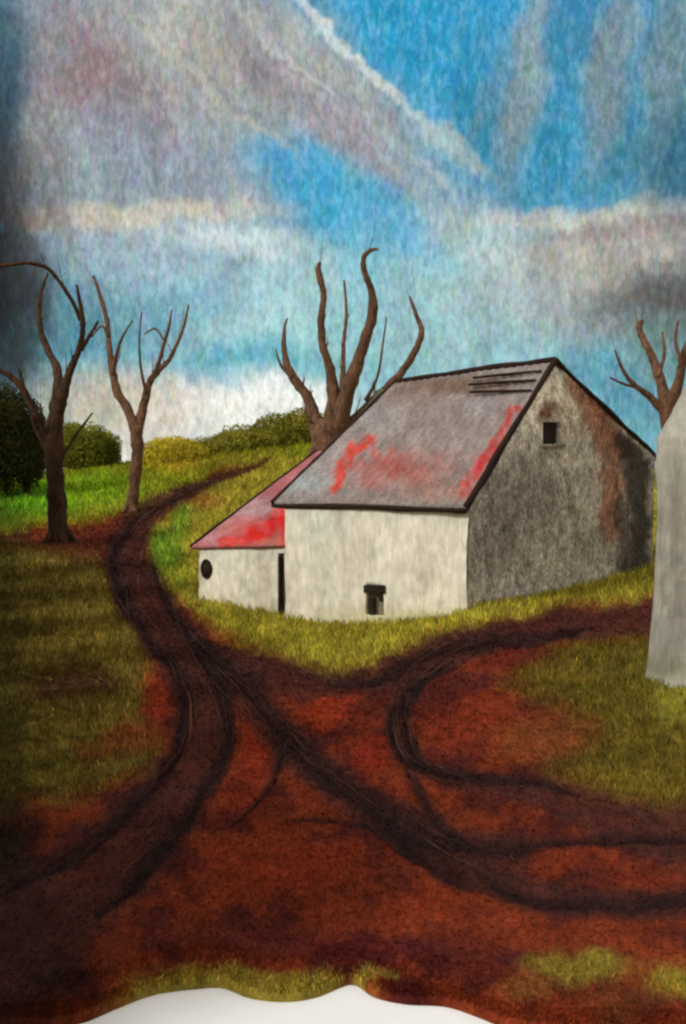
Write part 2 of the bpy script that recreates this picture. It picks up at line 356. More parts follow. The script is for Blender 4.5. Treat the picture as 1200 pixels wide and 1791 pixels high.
GRASS = [
 # verge in front of the barn
 ([(262, 930), (300, 900), (340, 870), (480, 790), (1200, 800), (1600, 900), (1600, 1020), (1240, 1040), (1125, 1052), (1000, 1062), (900, 1085), (810, 1105), (730, 1135), (660, 1170), (590, 1182), (520, 1172), (440, 1142), (370, 1105), (310, 1060), (280, 1010)], 16, (150, 142, 52), 1.0),
 ([(1020, 1118), (1110, 1108), (1400, 1100), (1700, 1250), (1700, 1450), (1300, 1430), (1150, 1420), (1060, 1400), (960, 1350), (1040, 1290), (1000, 1240), (880, 1200), (930, 1150)], 36, (98, 88, 28), .95),
 ([(-400, 955), (0, 955), (120, 960), (190, 1000), (215, 1070), (260, 1130), (275, 1180), (240, 1260), (290, 1300), (260, 1340), (150, 1390), (0, 1412), (-400, 1420)], 22, (112, 100, 40), .95),
 ([(-600, 700), (700, 700), (620, 800), (430, 808), (330, 850), (250, 885), (230, 900), (180, 912), (100, 925), (0, 940), (-600, 950)], 10, (122, 128, 30), 1.0),
]
PATCH = [  # (x, y, rx, ry, colour, strength)
 (296, 962, 30, 50, (100, 140, 40), .8), (318, 912, 24, 40, (104, 138, 40), .7), (310, 1010, 30, 40, (128, 138, 40), .7),
 (60, 875, 120, 38, (92, 146, 26), .9), (170, 860, 90, 36, (122, 152, 28), .9), (20, 905, 60, 30, (66, 96, 20), .6), (380, 800, 160, 30, (120, 110, 34), .7), (300, 815, 60, 24, (160, 140, 40), .8), (360, 880, 60, 18, (140, 104, 44), .7),
 (170, 945, 80, 34, (92, 44, 24), .85), (110, 960, 90, 14, (96, 66, 28), .6),
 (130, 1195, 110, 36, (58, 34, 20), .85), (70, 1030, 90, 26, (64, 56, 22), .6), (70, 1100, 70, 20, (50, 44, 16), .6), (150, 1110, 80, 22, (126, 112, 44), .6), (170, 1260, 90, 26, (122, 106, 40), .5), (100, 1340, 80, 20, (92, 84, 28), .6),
 (275, 1210, 34, 60, (134, 58, 24), .85), (230, 1290, 60, 34, (126, 62, 30), .7), (170, 1315, 50, 24, (120, 62, 32), .5),
 (850, 1275, 140, 56, (124, 54, 24), .8), (950, 1290, 110, 50, (116, 80, 30), .6), (820, 1190, 90, 26, (92, 44, 34), .7), (900, 1150, 70, 24, (98, 36, 28), .7),
 (440, 1290, 34, 90, (134, 52, 22), .85), (430, 1390, 40, 50, (120, 50, 26), .6), (570, 1250, 60, 40, (140, 56, 22), .85), (650, 1320, 50, 40, (124, 44, 22), .8), (600, 1210, 60, 20, (96, 36, 26), .7),
 (500, 1520, 170, 60, (126, 54, 22), .75), (740, 1590, 130, 44, (124, 56, 24), .75), (950, 1500, 110, 30, (124, 54, 24), .6), (1100, 1520, 100, 24, (112, 50, 24), .6),
 (430, 1640, 220, 44, (84, 38, 24), .75), (620, 1660, 220, 30, (84, 32, 28), .7), (820, 1680, 120, 40, (74, 30, 24), .7), (1050, 1640, 150, 40, (110, 52, 22), .6),
 (-20, 1500, 130, 140, (26, 17, 12), .95), (40, 1680, 170, 130, (22, 15, 11), .95), (0, 1200, 60, 400, (46, 42, 18), .6),  # dark soil, with left-edge shade painted into its colour
 (330, 1715, 120, 22, (142, 128, 44), .9), (470, 1735, 70, 22, (148, 138, 46), .95), (590, 1715, 80, 18, (150, 132, 44), .9), (220, 1750, 60, 26, (104, 90, 38), .9), (300, 1700, 100, 16, (120, 80, 30), .6),
 (1010, 1690, 110, 36, (132, 120, 42), .85), (1180, 1720, 70, 34, (140, 128, 46), .85), (920, 1730, 60, 28, (112, 86, 34), .7), (1090, 1745, 90, 30, (110, 70, 32), .6), (720, 1735, 60, 22, (70, 28, 22), .9),
 (1150, 1180, 60, 40, (120, 116, 44), .5), (1190, 1230, 60, 40, (136, 134, 50), .7), (1100, 1370, 120, 40, (110, 94, 32), .6), (980, 1180, 60, 30, (116, 96, 36), .6),
]
FRINGE = [(170, 1755, 3), (250, 1718, 10), (330, 1699, 12), (400, 1697, 12), (450, 1712, 15), (520, 1716, 14), (590, 1702, 9), (640, 1694, 6), (700, 1706, 2)]
GK = 1.2                                  # shown colour -> surface colour under this light
def ground_paint(px, py):
    """surface colour (soil, grass, moss, mud, painted left-edge shade) and grassiness of a ground point, from its regions"""
    Q = np.stack([px, py], -1)
    wx = px + (fbm(Q / 55, 3) - .5) * 46 + (fbm(Q / np.array([14., 9.]), 5, 3) - .5) * 16
    wy = py + (fbm(Q / 55, 9) - .5) * 34 + (fbm(Q / np.array([14., 9.]), 11, 3) - .5) * 14
    n = fbm(Q / np.array([70., 40.]), 21)[..., None]; n2 = fbm(Q / np.array([16., 12.]), 31)[..., None]
    c = lin((108, 46, 22)) * (1 - n2) + lin((124, 62, 26)) * n2
    c = c + (lin((78, 34, 24)) - c) * smooth(.42, .66, n)
    g = np.zeros(px.shape)
    for pts, soft, col, st in GRASS:
        f = smooth(soft, -soft, poly_sd(wx, wy, pts)) * st
        cc = lin(col) * (.55 + .9 * n2) ; c = c + (cc - c) * f[..., None]; g = np.maximum(g, f)
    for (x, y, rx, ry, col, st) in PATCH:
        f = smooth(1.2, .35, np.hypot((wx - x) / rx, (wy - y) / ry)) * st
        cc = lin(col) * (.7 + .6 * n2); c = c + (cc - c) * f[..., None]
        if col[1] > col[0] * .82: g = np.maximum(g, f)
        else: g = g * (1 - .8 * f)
    n3 = fbm(Q / np.array([4.5, 11.]), 71, 3)[..., None]; c = c * (.60 + .62 * n3)
    f = smooth(1.6, .5, seg_dist(wx * .35 + px * .65, wy * .35 + py * .65, FRINGE)) * .95; c = c + (lin((124, 112, 44)) * (.5 + .9 * n2) - c) * f[..., None]; g = np.maximum(g, f)
    tr = np.zeros(px.shape)
    for q in ROADS:
        f = smooth(1.25, .6, seg_dist(wx * .5 + px * .5, wy * .5 + py * .5, q)) * .8
        c = c + (lin((64, 41, 32)) * (.6 + .8 * n2) - c) * f[..., None]; g = g * (1 - f); tr = np.maximum(tr, f)
    for q in RUTS:
        f = smooth(1.9, .2, seg_dist(wx * .35 + px * .65, wy * .35 + py * .65, q)) * .9
        c = c + (lin((38, 27, 24)) * (.5 + n2) - c) * f[..., None]; g = g * (1 - f); tr = np.maximum(tr, f)
    c[..., 1] *= 1 - .24 * (1 - g)
    return c * GK, g, tr
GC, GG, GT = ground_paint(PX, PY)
rut = np.zeros(PX.shape)
for q in RUTS: rut = np.maximum(rut, smooth(1.6, 0, seg_dist(PX, PY, q)))
_e = 1 - np.exp(-np.arange(NR)[:, None] * .05 / .35)
GZ = GZ - rut * .0035 * np.minimum(GY, 30) + _e * ((fbm(np.stack([GX, GY], -1) * 1.3, 2) - .5) * .16 + (fbm(np.stack([GX, GY], -1) * 7, 4, 3) - .5) * .05)
# the woolly edge rounds over at the near side
dn = np.arange(NR)[:, None] * .05
GZ = GZ - .05 * np.exp(-dn / .12)
G = np.stack([GX, GY, GZ], -1)
skirt = []
for k, (dy, dz) in enumerate(((.03, -.02), (.0, -.04), (-.05, -.09))):
    r = G[0].copy(); r[:, 1] -= .04 - dy * .5; r[:, 2] = G[0][:, 2] + dz; skirt.append(r)
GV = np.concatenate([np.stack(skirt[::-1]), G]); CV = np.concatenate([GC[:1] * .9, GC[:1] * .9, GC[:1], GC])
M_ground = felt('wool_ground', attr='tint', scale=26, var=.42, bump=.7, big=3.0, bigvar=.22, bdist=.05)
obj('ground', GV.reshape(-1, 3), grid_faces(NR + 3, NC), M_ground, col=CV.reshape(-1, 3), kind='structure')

def on_ground(n, lo=0, hi=NR - 2):
    r = rng.uniform(lo, hi, n); c = rng.uniform(0, NC - 2, n); ri, ci = r.astype(int), c.astype(int); fr, fc = (r - ri)[:, None], (c - ci)[:, None]
    def bl(A):
        A = A if A.ndim == 3 else A[..., None]
        return A[ri, ci] * (1 - fr) * (1 - fc) + A[ri + 1, ci] * fr * (1 - fc) + A[ri, ci + 1] * (1 - fr) * fc + A[ri + 1, ci + 1] * fr * fc
    return bl(G), bl(GC), bl(GG)[:, 0], bl(GT)[:, 0]
def blades(P, C, hpx, wpx, lean, dirv=None, jit=.45, rise=None):
    n = len(P); y = P[:, 1:2]; h = hpx[:, None] * y / F; w = wpx * y / F
    a = rng.uniform(0, 2 * math.pi, n) if dirv is None else dirv + rng.normal(0, .35, n)
    L = np.stack([np.cos(a), np.sin(a), np.zeros(n)], 1)
    b = rng.uniform(-.7, .7, n); B = np.stack([np.cos(b), np.sin(b), np.zeros(n)], 1)
    up = np.array([0, 0, 1.])
    mid = P + up * h * (.55 if rise is None else .02) + L * h * lean * (.3 if rise is None else .6); tip = P + up * h * (rise if rise is not None else 1 if lean < 1 else .7) + L * h * lean
    base = P - up * h * .1
    V = np.stack([base - B * w, base + B * w, mid + B * w * .75, tip, mid - B * w * .75], 1).reshape(-1, 3)
    Fc = np.arange(n * 5).reshape(n, 5)
    cc = C * np.exp(rng.normal(0, jit, (n, 1))) * (1 + rng.normal(0, .1, (n, 3))); cc = np.clip(cc, .002, .9)
    return V, Fc, np.repeat(cc, 5, 0)
def leafmat(name, attr=True, color=None):
    m, nt, b = new_mat(name)
    if attr: a = N(nt, 'ShaderNodeAttribute'); a.attribute_name = 'tint'; nt.links.new(a.outputs['Color'], b.inputs['Base Color'])
    b.inputs['Roughness'].default_value = .9; b.inputs['Specular IOR Level'].default_value = .1
    tr = N(nt, 'ShaderNodeBsdfTranslucent'); nt.links.new(a.outputs['Color'], tr.inputs[0])
    ms = N(nt, 'ShaderNodeMixShader'); ms.inputs[0].default_value = .35
    nt.links.new(b.outputs[0], ms.inputs[1]); nt.links.new(tr.outputs[0], ms.inputs[2]); nt.links.new(ms.outputs[0], nt.nodes['Material Output'].inputs[0])
    return m
M_blade = leafmat('wool_fibre')
P_, C_, g_, t_r = on_ground(520000)
qx, qy = proj(P_); vis = (qx > -260) & (qx < 1460) & (P_[:, 1] < 95)
k = vis & (g_ > .35) & (rng.random(len(P_)) < .8)
V, Fc, cc = blades(P_[k], C_[k], rng.uniform(5, 15, k.sum()) * (.45 + .55 * np.minimum(1, 26 / P_[k][:, 1])), .75, .45)
obj('grass', V, Fc, M_blade, col=cc * 1.15, kind='stuff', smooth_=False)
k2 = vis & (g_ <= .35) & (rng.random(len(P_)) < .75)
V, Fc, cc = blades(P_[k2], C_[k2], rng.uniform(3, 8, k2.sum()), .7, 1.6, jit=.34)
P2, C2, g2, _t = on_ground(9000, 0, 9)
V2, F2, c2 = blades(P2, C2 * (1 + .5 * (g2 > .4))[:, None], rng.uniform(4, 12, len(P2)), .8, .9)
P3, C3, g3, _t = on_ground(60000, 0, 2.5); _q = proj(P3)[0]; _q = (_q > -120) & (_q < 1320); P3, C3, g3 = P3[_q], C3[_q], g3[_q]
V3, F3, c3 = blades(P3, C3 * (1 + .4 * (g3 > .4))[:, None], rng.uniform(6, 24, len(P3)), .9, .55, dirv=-math.pi / 2, rise=-.9)
V, Fc, cc = np.concatenate([V, V2, V3]), np.concatenate([Fc, F2 + len(V), F3 + len(V) + len(V2)]), np.concatenate([cc, c2, c3])
obj('dead_grass', V, Fc, M_blade, col=cc * 1.15, kind='stuff', smooth_=False)

def strands(lines, n, Lpx, wpx, spread, col, jit=.5):
    Vs, Fs, Cs = [], [], []; k = 7
    starts = []
    for q in lines:
        q = np.array(q); seg = np.r_[0, np.cumsum(np.hypot(*np.diff(q[:, :2], axis=0).T))]; m = int(n * seg[-1] / 800)
        for _ in range(m):
            a = rng.uniform(0, seg[-1]); L = Lpx * rng.uniform(.4, 1.3); off = rng.normal(0, spread); dr = rng.normal(0, .12)
            t = np.clip(a + np.linspace(0, L, k), 0, seg[-1]); px = np.interp(t, seg, q[:, 0]); py = np.interp(t, seg, q[:, 1]); w = np.interp(t, seg, q[:, 2])
            tx, ty = np.gradient(px + np.arange(k) * 1e-6), np.gradient(py + np.arange(k) * 1e-6); nn = np.hypot(tx, ty) + 1e-6
            o = w * off + np.linspace(-.5, .5, k) * L * dr + np.cumsum(rng.normal(0, .9, k)); starts.append(np.stack([px - ty / nn * o, py + tx / nn * o * .7], 1))
    A = np.array(starts).reshape(-1, 2); keep = np.ones(len(A), bool)
    R = np.stack([(A[:, 0] - 600) / F, CP + (895.5 - A[:, 1]) / F * SP, -SP + (895.5 - A[:, 1]) / F * CP], 1)
    lo, hi = np.full(len(A), 7.5), np.full(len(A), 90.0)
    for _ in range(26):
        md = (lo + hi) / 2; P = R * (md / R[:, 1])[:, None]; under = P[:, 2] + EYE < height(P[:, :2]); hi = np.where(under, md, hi); lo = np.where(under, lo, md)
    P = R * (lo / R[:, 1])[:, None] + np.array([0, 0, EYE]); P[:, 2] = height(P[:, :2]) + .03 + rng.uniform(0, .03, len(P))
    P = P.reshape(-1, k, 3); T = np.gradient(P, axis=1); T /= np.linalg.norm(T, axis=2)[..., None] + 1e-6
    Bn = np.cross(T, np.array([0, .35, 1.])); Bn /= np.linalg.norm(Bn, axis=2)[..., None] + 1e-6
    w = (wpx * P[..., 1:2] / F) * np.array([.2, .8, 1, 1, 1, .8, .2])[None, :, None] * rng.uniform(.5, 1.3, (len(P), 1, 1))
    V = np.stack([P - Bn * w, P + Bn * w], 2).reshape(-1, 3); m = len(P)
    b = (np.arange(m) * k * 2)[:, None] + (np.arange(k - 1) * 2)[None]; Fc = np.stack([b, b + 1, b + 3, b + 2], -1).reshape(-1, 4)
    c = lin(col) * np.exp(rng.normal(0, jit, (m, 1))) ; return V, Fc, np.repeat(c, k * 2, 0)
FIELD = [[(x0, y, 16), (x0 + 80, y + rng.uniform(-12, 12), 16), (x0 + 150, y + rng.uniform(-14, 14), 16)] for y in range(975, 1400, 22) for x0 in (-60, 20)]
parts_ = [strands(RUTS, 42, 90, .9, 1.2, (44, 30, 26)), strands(ROADS, 60, 110, .9, .65, (70, 42, 34)), strands(ROADS, 9, 110, .7, .5, (88, 64, 50)), strands(FIELD, 46, 130, 1.0, .6, (120, 104, 46)), strands(FIELD, 26, 130, 1.1, .6, (58, 40, 22))]
V, Fc, cc, n0 = [], [], [], 0
for a, b, c in parts_: V.append(a); Fc.append(b + n0); cc.append(c); n0 += len(a)
obj('straw', np.concatenate(V), np.concatenate(Fc), M_blade, col=np.concatenate(cc) * 1.2, kind='stuff', smooth_=False)

# ------------------------------------------------------------------ barn
def px_paint(V, base, layers, s=0, amp=8, brk=False):
    px, py = proj(V); Q = np.stack([px, py], -1)
    wx = px + (fbm(Q / 18, s) - .5) * amp * 2; wy = py + (fbm(Q / 18, s + 5) - .5) * amp * 2
    c = np.tile(lin(base), (len(V), 1)); n2 = fbm(Q / np.array([7., 16.]), s + 9)[:, None]
    c = c * (.72 + .56 * n2)
    for L in layers:
        if L[0] == 'blob': _, x, y, rx, ry, col, st = L; f = smooth(1.25, .25, np.hypot((wx - x) / rx, (wy - y) / ry)) * st
        else: _, pts, col, st = L; f = smooth(1.4, .4, seg_dist(wx, wy, pts)) * st
        if brk: f = f * (.62 + .38 * smooth(.36, .56, fbm(Q / np.array([9., 13.]), s + 23, 3)))
        c = c + (lin(col) * (.7 + .6 * n2) - c) * f[:, None]
    return c
INNER = {}
def wall(name, A, B, zb, topf, m, parent, n_out, holes=(), nu=60, nv=40, color=None, depth=.28, seed=3, amp=.05, zmax=None):
    """lumpy wall from plan point A to B; holes are (u0,u1,v0,v1) fractions"""
    us = np.unique(np.r_[np.linspace(0, 1, nu), [h[i] for h in holes for i in (0, 1)]]); vs = np.unique(np.r_[np.linspace(0, 1, nv), [h[i] for h in holes for i in (2, 3)]])
    U, Vv = np.meshgrid(us, vs); xy = A + (B - A) * U[..., None]; top = topf(U); z = zb + (top - zb) * Vv if zmax is None else np.minimum(zb + (zmax - zb) * Vv, top)
    W = np.concatenate([xy, z[..., None]], -1); fl = W.reshape(-1, 3)
    fl = fl + vecnoise(fl, seed, .9, amp) + np.r_[n_out, 0] * ((fbm(fl * 5, seed + 7, 3) - .5) * .05)[:, None]
    nc = len(us); Fc = []
    um, vm = (us[1:] + us[:-1]) / 2, (vs[1:] + vs[:-1]) / 2
    for r in range(len(vs) - 1):
        for c in range(nc - 1):
            if any(h[0] < um[c] < h[1] and h[2] < vm[r] < h[3] for h in holes): continue
            if zmax is not None and z[r + 1, c] - z[r, c] < 1e-5 and z[r + 1, c + 1] - z[r, c + 1] < 1e-5: continue
            Fc.append([r * nc + c, r * nc + c + 1, (r + 1) * nc + c + 1, (r + 1) * nc + c])
    allV = [fl]; base = len(fl)
    for h in holes:                                    # reveals
        ci = [i for i, q in enumerate(us) if h[0] - 1e-9 <= q <= h[1] + 1e-9]; ri = [i for i, q in enumerate(vs) if h[2] - 1e-9 <= q <= h[3] + 1e-9]
        loop = [ri[0] * nc + c for c in ci] + [r * nc + ci[-1] for r in ri[1:]] + [ri[-1] * nc + c for c in ci[::-1][1:]] + [r * nc + ci[0] for r in ri[::-1][1:-1]]
        inn = fl[loop] - np.r_[n_out, 0] * depth; INNER[h] = inn; allV.append(inn); L = len(loop)
        for j in range(L): Fc.append([loop[j], loop[(j + 1) % L], base + (j + 1) % L, base + j])
        base += L
    V = np.concatenate(allV)
    o = obj(name, V, Fc, m, parent, col=color(V) if color else None); return o
def frac(P, A, B, zb, topf):
    d = B - A; u = ((P[:2] - A) @ d) / (d @ d); return u, (P[2] - zb) / (topf(np.array(u)) - zb)
def hole(px0, px1, py0, py1, A, B, zb, topf):
    d = (B - A) / np.linalg.norm(B - A)
    a = frac(hit_wall(px0, (py0 + py1) / 2, A, d), A, B, zb, topf)[0]; b = frac(hit_wall(px1, (py0 + py1) / 2, A, d), A, B, zb, topf)[0]
    t = frac(hit_wall((px0 + px1) / 2, py0, A, d), A, B, zb, topf)[1]; q = frac(hit_wall((px0 + px1) / 2, py1, A, d), A, B, zb, topf)[1]
    return (min(a, b), max(a, b), min(t, q), max(t, q))
def slab(name, c00, c01, c10, c11, th, m, parent, nu=90, nv=60, color=None, seed=11, amp=.04, wave=0.0):
    """roof slope: c00-c01 eave, c10-c11 ridge, with thickness and a slightly uneven surface"""
    a, b = np.meshgrid(np.linspace(0, 1, nu), np.linspace(0, 1, nv)); a, b = a[..., None], b[..., None]
    T = (c00 * (1 - a) + c01 * a) * (1 - b) + (c10 * (1 - a) + c11 * a) * b
    nrm = np.cross(c01 - c00, c10 - c00); nrm /= np.linalg.norm(nrm); nrm = nrm if nrm[2] > 0 else -nrm
    T = T.reshape(-1, 3); T = T + vecnoise(T, seed, .8, amp) + nrm * (np.sin(a.reshape(-1, 1) * 130) * wave)
    Bt = T - nrm * th; V = np.concatenate([T, Bt]); n = nu * nv; g = grid_faces(nv, nu)
    rim = list(range(nu)) + [r * nu + nu - 1 for r in range(1, nv)] + [(nv - 1) * nu + c for c in range(nu - 2, -1, -1)] + [r * nu for r in range(nv - 2, 0, -1)]
    Fc = [list(f) for f in g] + [[i + n for i in f[::-1]] for f in g]
    for j in range(len(rim)): p0, p1 = rim[j], rim[(j + 1) % len(rim)]; Fc.append([p1, p0, p0 + n, p1 + n])
    return obj(name, V, Fc, m, parent, col=color(V) if color else None)

WK = 1.36 * np.array([.84, .87, .97])
M_white = felt('whitewash', attr='tint', scale=12, var=.17, stretch=(1, 1, .22), bump=.6, big=2.2, bigvar=.08, bdist=.03)
M_stone = felt('grey_stone_wall', attr='tint', scale=11, var=.7, stretch=(1, 1, .75), bump=1.2, big=2.4, bigvar=.35, dark=lin((62, 58, 50)), bdist=.07)
M_roof = felt('weathered_sheet_roof', attr='tint', scale=14, var=.3, stretch=(1, 1, .45), bump=.6, big=2.5, bigvar=.2, bdist=.02)
M_board = felt('dark_board', lin((44, 30, 26)), scale=24, var=.5, bump=.6)
M_black = felt('dark_opening', lin((42, 37, 30)), scale=20, var=.4, bump=.3)
M_rust = felt('rusty_lintel', lin((92, 50, 34)), scale=22, var=.5, bump=.5)
M_grey = felt('grey_shutter', lin((112, 104, 88), 1.2), scale=22, var=.3, bump=.4)

Dv, Du = VD, UD
eFR = hit_wall(815, 886, FR0, VD); eFL = hit_wall(476, 878, FR0, UD)
rR = hit_wall(971, 631, FR0, VD); rL = hit_wall(692, 668, rR[:2], UD)
eBR = hit_wall(1146, 796, FR0, VD)
eBL = np.r_[eBR[:2] + UD * np.linalg.norm(eFL[:2] - eFR[:2]), eBR[2] - .1]
nF = np.array([-UD[1], UD[0]]); nF = nF if nF[1] < 0 else -nF
nG = np.array([VD[1], -VD[0]])
barn = thing('barn', (*FR0, float(height(FR0))), 'old whitewashed barn with rusty grey sheet roof and dark mottled gable', 'barn')
ZB = min(fr_base[2], fl_base[2], br_base[2]) - .8
ins = .10
fA = FR0 + Du * .02 ; fB = eFL[:2] - Du * .35
topF = lambda u: eFR[2] + (eFL[2] - eFR[2]) * u - .10
hF = hole(641, 671, 1024, 1076, fA, fB, ZB, topF)
def white_col(s): return lambda V: px_paint(V, (206, 200, 180), [('blob', 560, 920, 40, 40, (186, 196, 178), .5), ('blob', 620, 980, 30, 60, (184, 176, 156), .4), ('blob', 740, 990, 24, 70, (178, 170, 150), .45), ('blob', 530, 1000, 20, 70, (214, 208, 186), .5), ('blob', 460, 1010, 22, 80, (170, 160, 140), .55), ('blob', 590, 900, 20, 30, (178, 170, 156), .4), ('blob', 700, 1080, 180, 26, (166, 160, 96), .55), ('blob', 420, 1075, 100, 24, (166, 160, 96), .5), ('blob', 345, 1010, 14, 50, (196, 194, 160), .5)], s) * WK
wall('front_wall', fA, fB, ZB, topF, M_white, barn, nF, [hF], color=white_col(41), depth=.14)
# the gable, standing on the same corner
uR = (rR[:2] - FR0) @ VD; uB = (eBR[:2] - FR0) @ VD
gB = FR0 + VD * (uB - .05); LG = np.linalg.norm(gB - FR0)
def topG(u):
    t = np.asarray(u) * LG
    return np.where(t < uR, eFR[2] + (rR[2] - eFR[2]) * t / uR, rR[2] + (eBR[2] - rR[2]) * (t - uR) / (uB - uR)) - .08
ZMAX = rR[2]
hG = hole(950, 978, 738, 778, FR0, gB, ZB, lambda u: ZMAX + 0 * u)
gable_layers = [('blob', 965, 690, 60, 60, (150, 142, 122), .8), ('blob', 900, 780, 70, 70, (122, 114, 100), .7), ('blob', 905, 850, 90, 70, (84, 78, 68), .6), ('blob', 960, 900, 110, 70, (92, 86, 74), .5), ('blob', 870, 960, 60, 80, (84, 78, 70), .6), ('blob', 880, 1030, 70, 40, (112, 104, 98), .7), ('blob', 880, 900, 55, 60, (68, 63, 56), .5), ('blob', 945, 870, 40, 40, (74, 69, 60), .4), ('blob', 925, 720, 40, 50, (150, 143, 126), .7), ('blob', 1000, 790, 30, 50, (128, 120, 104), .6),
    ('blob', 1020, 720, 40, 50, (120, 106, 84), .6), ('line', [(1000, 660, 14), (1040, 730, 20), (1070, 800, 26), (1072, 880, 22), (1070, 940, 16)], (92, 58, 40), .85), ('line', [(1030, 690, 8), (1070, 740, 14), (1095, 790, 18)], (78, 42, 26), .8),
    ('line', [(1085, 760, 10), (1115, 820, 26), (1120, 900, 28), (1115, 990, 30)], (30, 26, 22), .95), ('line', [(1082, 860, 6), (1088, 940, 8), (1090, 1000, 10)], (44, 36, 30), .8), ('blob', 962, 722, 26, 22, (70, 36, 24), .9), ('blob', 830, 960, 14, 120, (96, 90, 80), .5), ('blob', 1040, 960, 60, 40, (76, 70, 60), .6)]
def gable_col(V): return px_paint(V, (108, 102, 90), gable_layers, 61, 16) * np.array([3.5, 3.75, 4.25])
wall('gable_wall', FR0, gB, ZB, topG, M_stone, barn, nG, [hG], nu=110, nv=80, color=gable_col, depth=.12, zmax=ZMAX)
bA, bB = gB, gB + Du * (np.linalg.norm(eFL[:2] - FR0) - .3)
plain = lambda V: np.tile(lin((150, 144, 130)), (len(V), 1))
wall('rear_wall', bA, bB, ZB, lambda u: eBR[2] - .1 + 0 * u, M_stone, barn, -nF, nu=24, nv=14, color=plain)
topL = lambda u: np.where(u * LG < uR, eFL[2] + (rL[2] - eFL[2]) * u * LG / uR, rL[2] + (eBL[2] - rL[2]) * (u * LG - uR) / (uB - uR)) - .12
wall('end_wall', fB, bB, ZB, topL, M_white, barn, -nG, nu=40, nv=24, color=lambda V: np.tile(lin((196, 190, 170)), (len(V), 1)) * WK)
roof_layers = [('blob', 560, 800, 70, 60, (170, 160, 158), .7), ('blob', 530, 845, 60, 24, (166, 170, 170), .8), ('blob', 660, 720, 60, 50, (160, 152, 150), .7), ('blob', 700, 690, 90, 24, (140, 118, 106), .7), ('blob', 800, 672, 130, 18, (116, 88, 72), .85), ('blob', 780, 740, 90, 40, (146, 126, 120), .6),
    ('blob', 700, 820, 120, 40, (176, 104, 94), .75), ('blob', 690, 815, 40, 22, (180, 78, 72), .6), ('blob', 770, 860, 90, 18, (168, 116, 100), .6), ('blob', 640, 830, 30, 30, (190, 110, 104), .6),
    ('line', [(582, 852, 9), (600, 820, 12), (625, 785, 12), (648, 766, 10)], (208, 72, 58), .95), ('line', [(656, 768, 6), (662, 800, 6)], (196, 92, 80), .6),
    ('line', [(812, 856, 14), (838, 815, 12), (868, 770, 9), (900, 715, 10)], (196, 62, 60), .9), ('blob', 835, 812, 16, 18, (206, 60, 68), .8), ('blob', 840, 715, 30, 20, (162, 152, 152), .7),
    ('line', [(590, 872, 6), (720, 878, 6), (810, 880, 6)], (150, 130, 110), .5)]
rc = lambda V: px_paint(V, (150, 136, 130), roof_layers, 77, 16, True) * np.array([.74, .80, .88])
over = lambda P, d: P + d
slab('roof', eFL, eFR, rL, rR, .12, M_roof, barn, nu=200, nv=70, color=rc, wave=.012)
slab('roof', eBL + np.r_[VD * .25, -.12], eBR + np.r_[VD * .15, -.07], rL, rR, .12, M_roof, barn, nu=40, nv=40, color=lambda V: np.tile(lin((110, 92, 84)), (len(V), 1)))
def board(name, pts, r, parent, m=None, seed=1):
    b = MB(); P = np.array(pts, float); k = 7
    Q = np.array([P[0] + (P[-1] - P[0]) * t for t in np.linspace(0, 1, k)]) if len(P) == 2 else P
    Q = Q + vecnoise(Q, 11, .8, .04)
    b.tube(Q, [r * (0.8 + .4 * ((i * 7 + seed) % 5) / 5) for i in range(len(Q))], 8, seed, .2, 3); return b.build(name, m or M_board, parent)
up = np.array([0, 0, 1.])
board('ridge_board', [rL + up * .02, rR + up * .03], .075, barn)
board('bargeboard', [eFR + up * .0, rR], .075, barn, seed=2)
board('bargeboard', [rR, eBR - up * .02], .085, barn, seed=3)
board('bargeboard', [eFL, rL], .055, barn, seed=4)
board('eave_board', [eFL - up * .07, eFR - up * .09], .065, barn, seed=5)
# bare laths where roof sheets are missing near the ridge
lt = MB()
def on_front(px, py):
    n = np.cross(eFR - eFL, rR - eFR); r = ray(px, py); E = np.array([0, 0, EYE]); n = n / np.linalg.norm(n); n = n if n[2] > 0 else -n; return E + r * (((eFR - E) @ n) / (r @ n)) + n * .06
for (x0, y0, x1, y1) in ((828, 664, 948, 652), (820, 676, 938, 668), (822, 689, 930, 686)):
    a, b = on_front(x0, y0), on_front(x1, y1); lt.tube([a, (a + b) / 2, b], [.03, .04, .03], 6, 3, .25)
lt.build('lath', M_board, barn)
ps = MB(); a, b, c, d = on_front(840, 662), on_front(955, 649), on_front(944, 664), on_front(832, 674)
# windows
def opening(name, h, A, B, topf, n_out, parent, depth, m):
    L = INNER[h]; k = len(L); L = L + np.r_[n_out, 0] * .01; V = np.concatenate([L, L - np.r_[n_out, 0] * .06])
    return obj(name, V, [list(range(k)), list(range(2 * k - 1, k - 1, -1))] + [[i, i + k, (i + 1) % k + k, (i + 1) % k] for i in range(k)], m, parent, smooth_=False)
w = opening('window', hF, fA, fB, topF, nF, barn, .14, M_grey)
def bar(name, px0, py0, px1, py1, A, d, n_out, r, parent, m, out=.02):
    a, b = hit_wall(px0, py0, A, d), hit_wall(px1, py1, A, d); o = np.r_[n_out, 0] * out
    mb = MB(); ax = (b - a) / 2; L = np.linalg.norm(ax); side = np.cross(ax / L, np.r_[n_out, 0]); mb.box((a + b) / 2 + o, ax, side * r, np.r_[n_out, 0] * .05)
    return mb.build(name, m, parent, smooth_=False)
bar('lintel', 638, 1030, 674, 1030, fA, UD, nF, .09, w, M_black)
bar('jamb', 650, 1046, 650, 1084, fA, UD, nF, .055, w, M_black, -.05)
bar('jamb', 668, 1036, 666, 1052, fA, UD, nF, .04, w, M_black, -.03)
lw = opening('loft_window', hG, FR0, gB, topG, nG, barn, .015, M_black)
bar('sill', 950, 783, 984, 779, FR0, VD, nG, .035, lw, M_grey, .05)

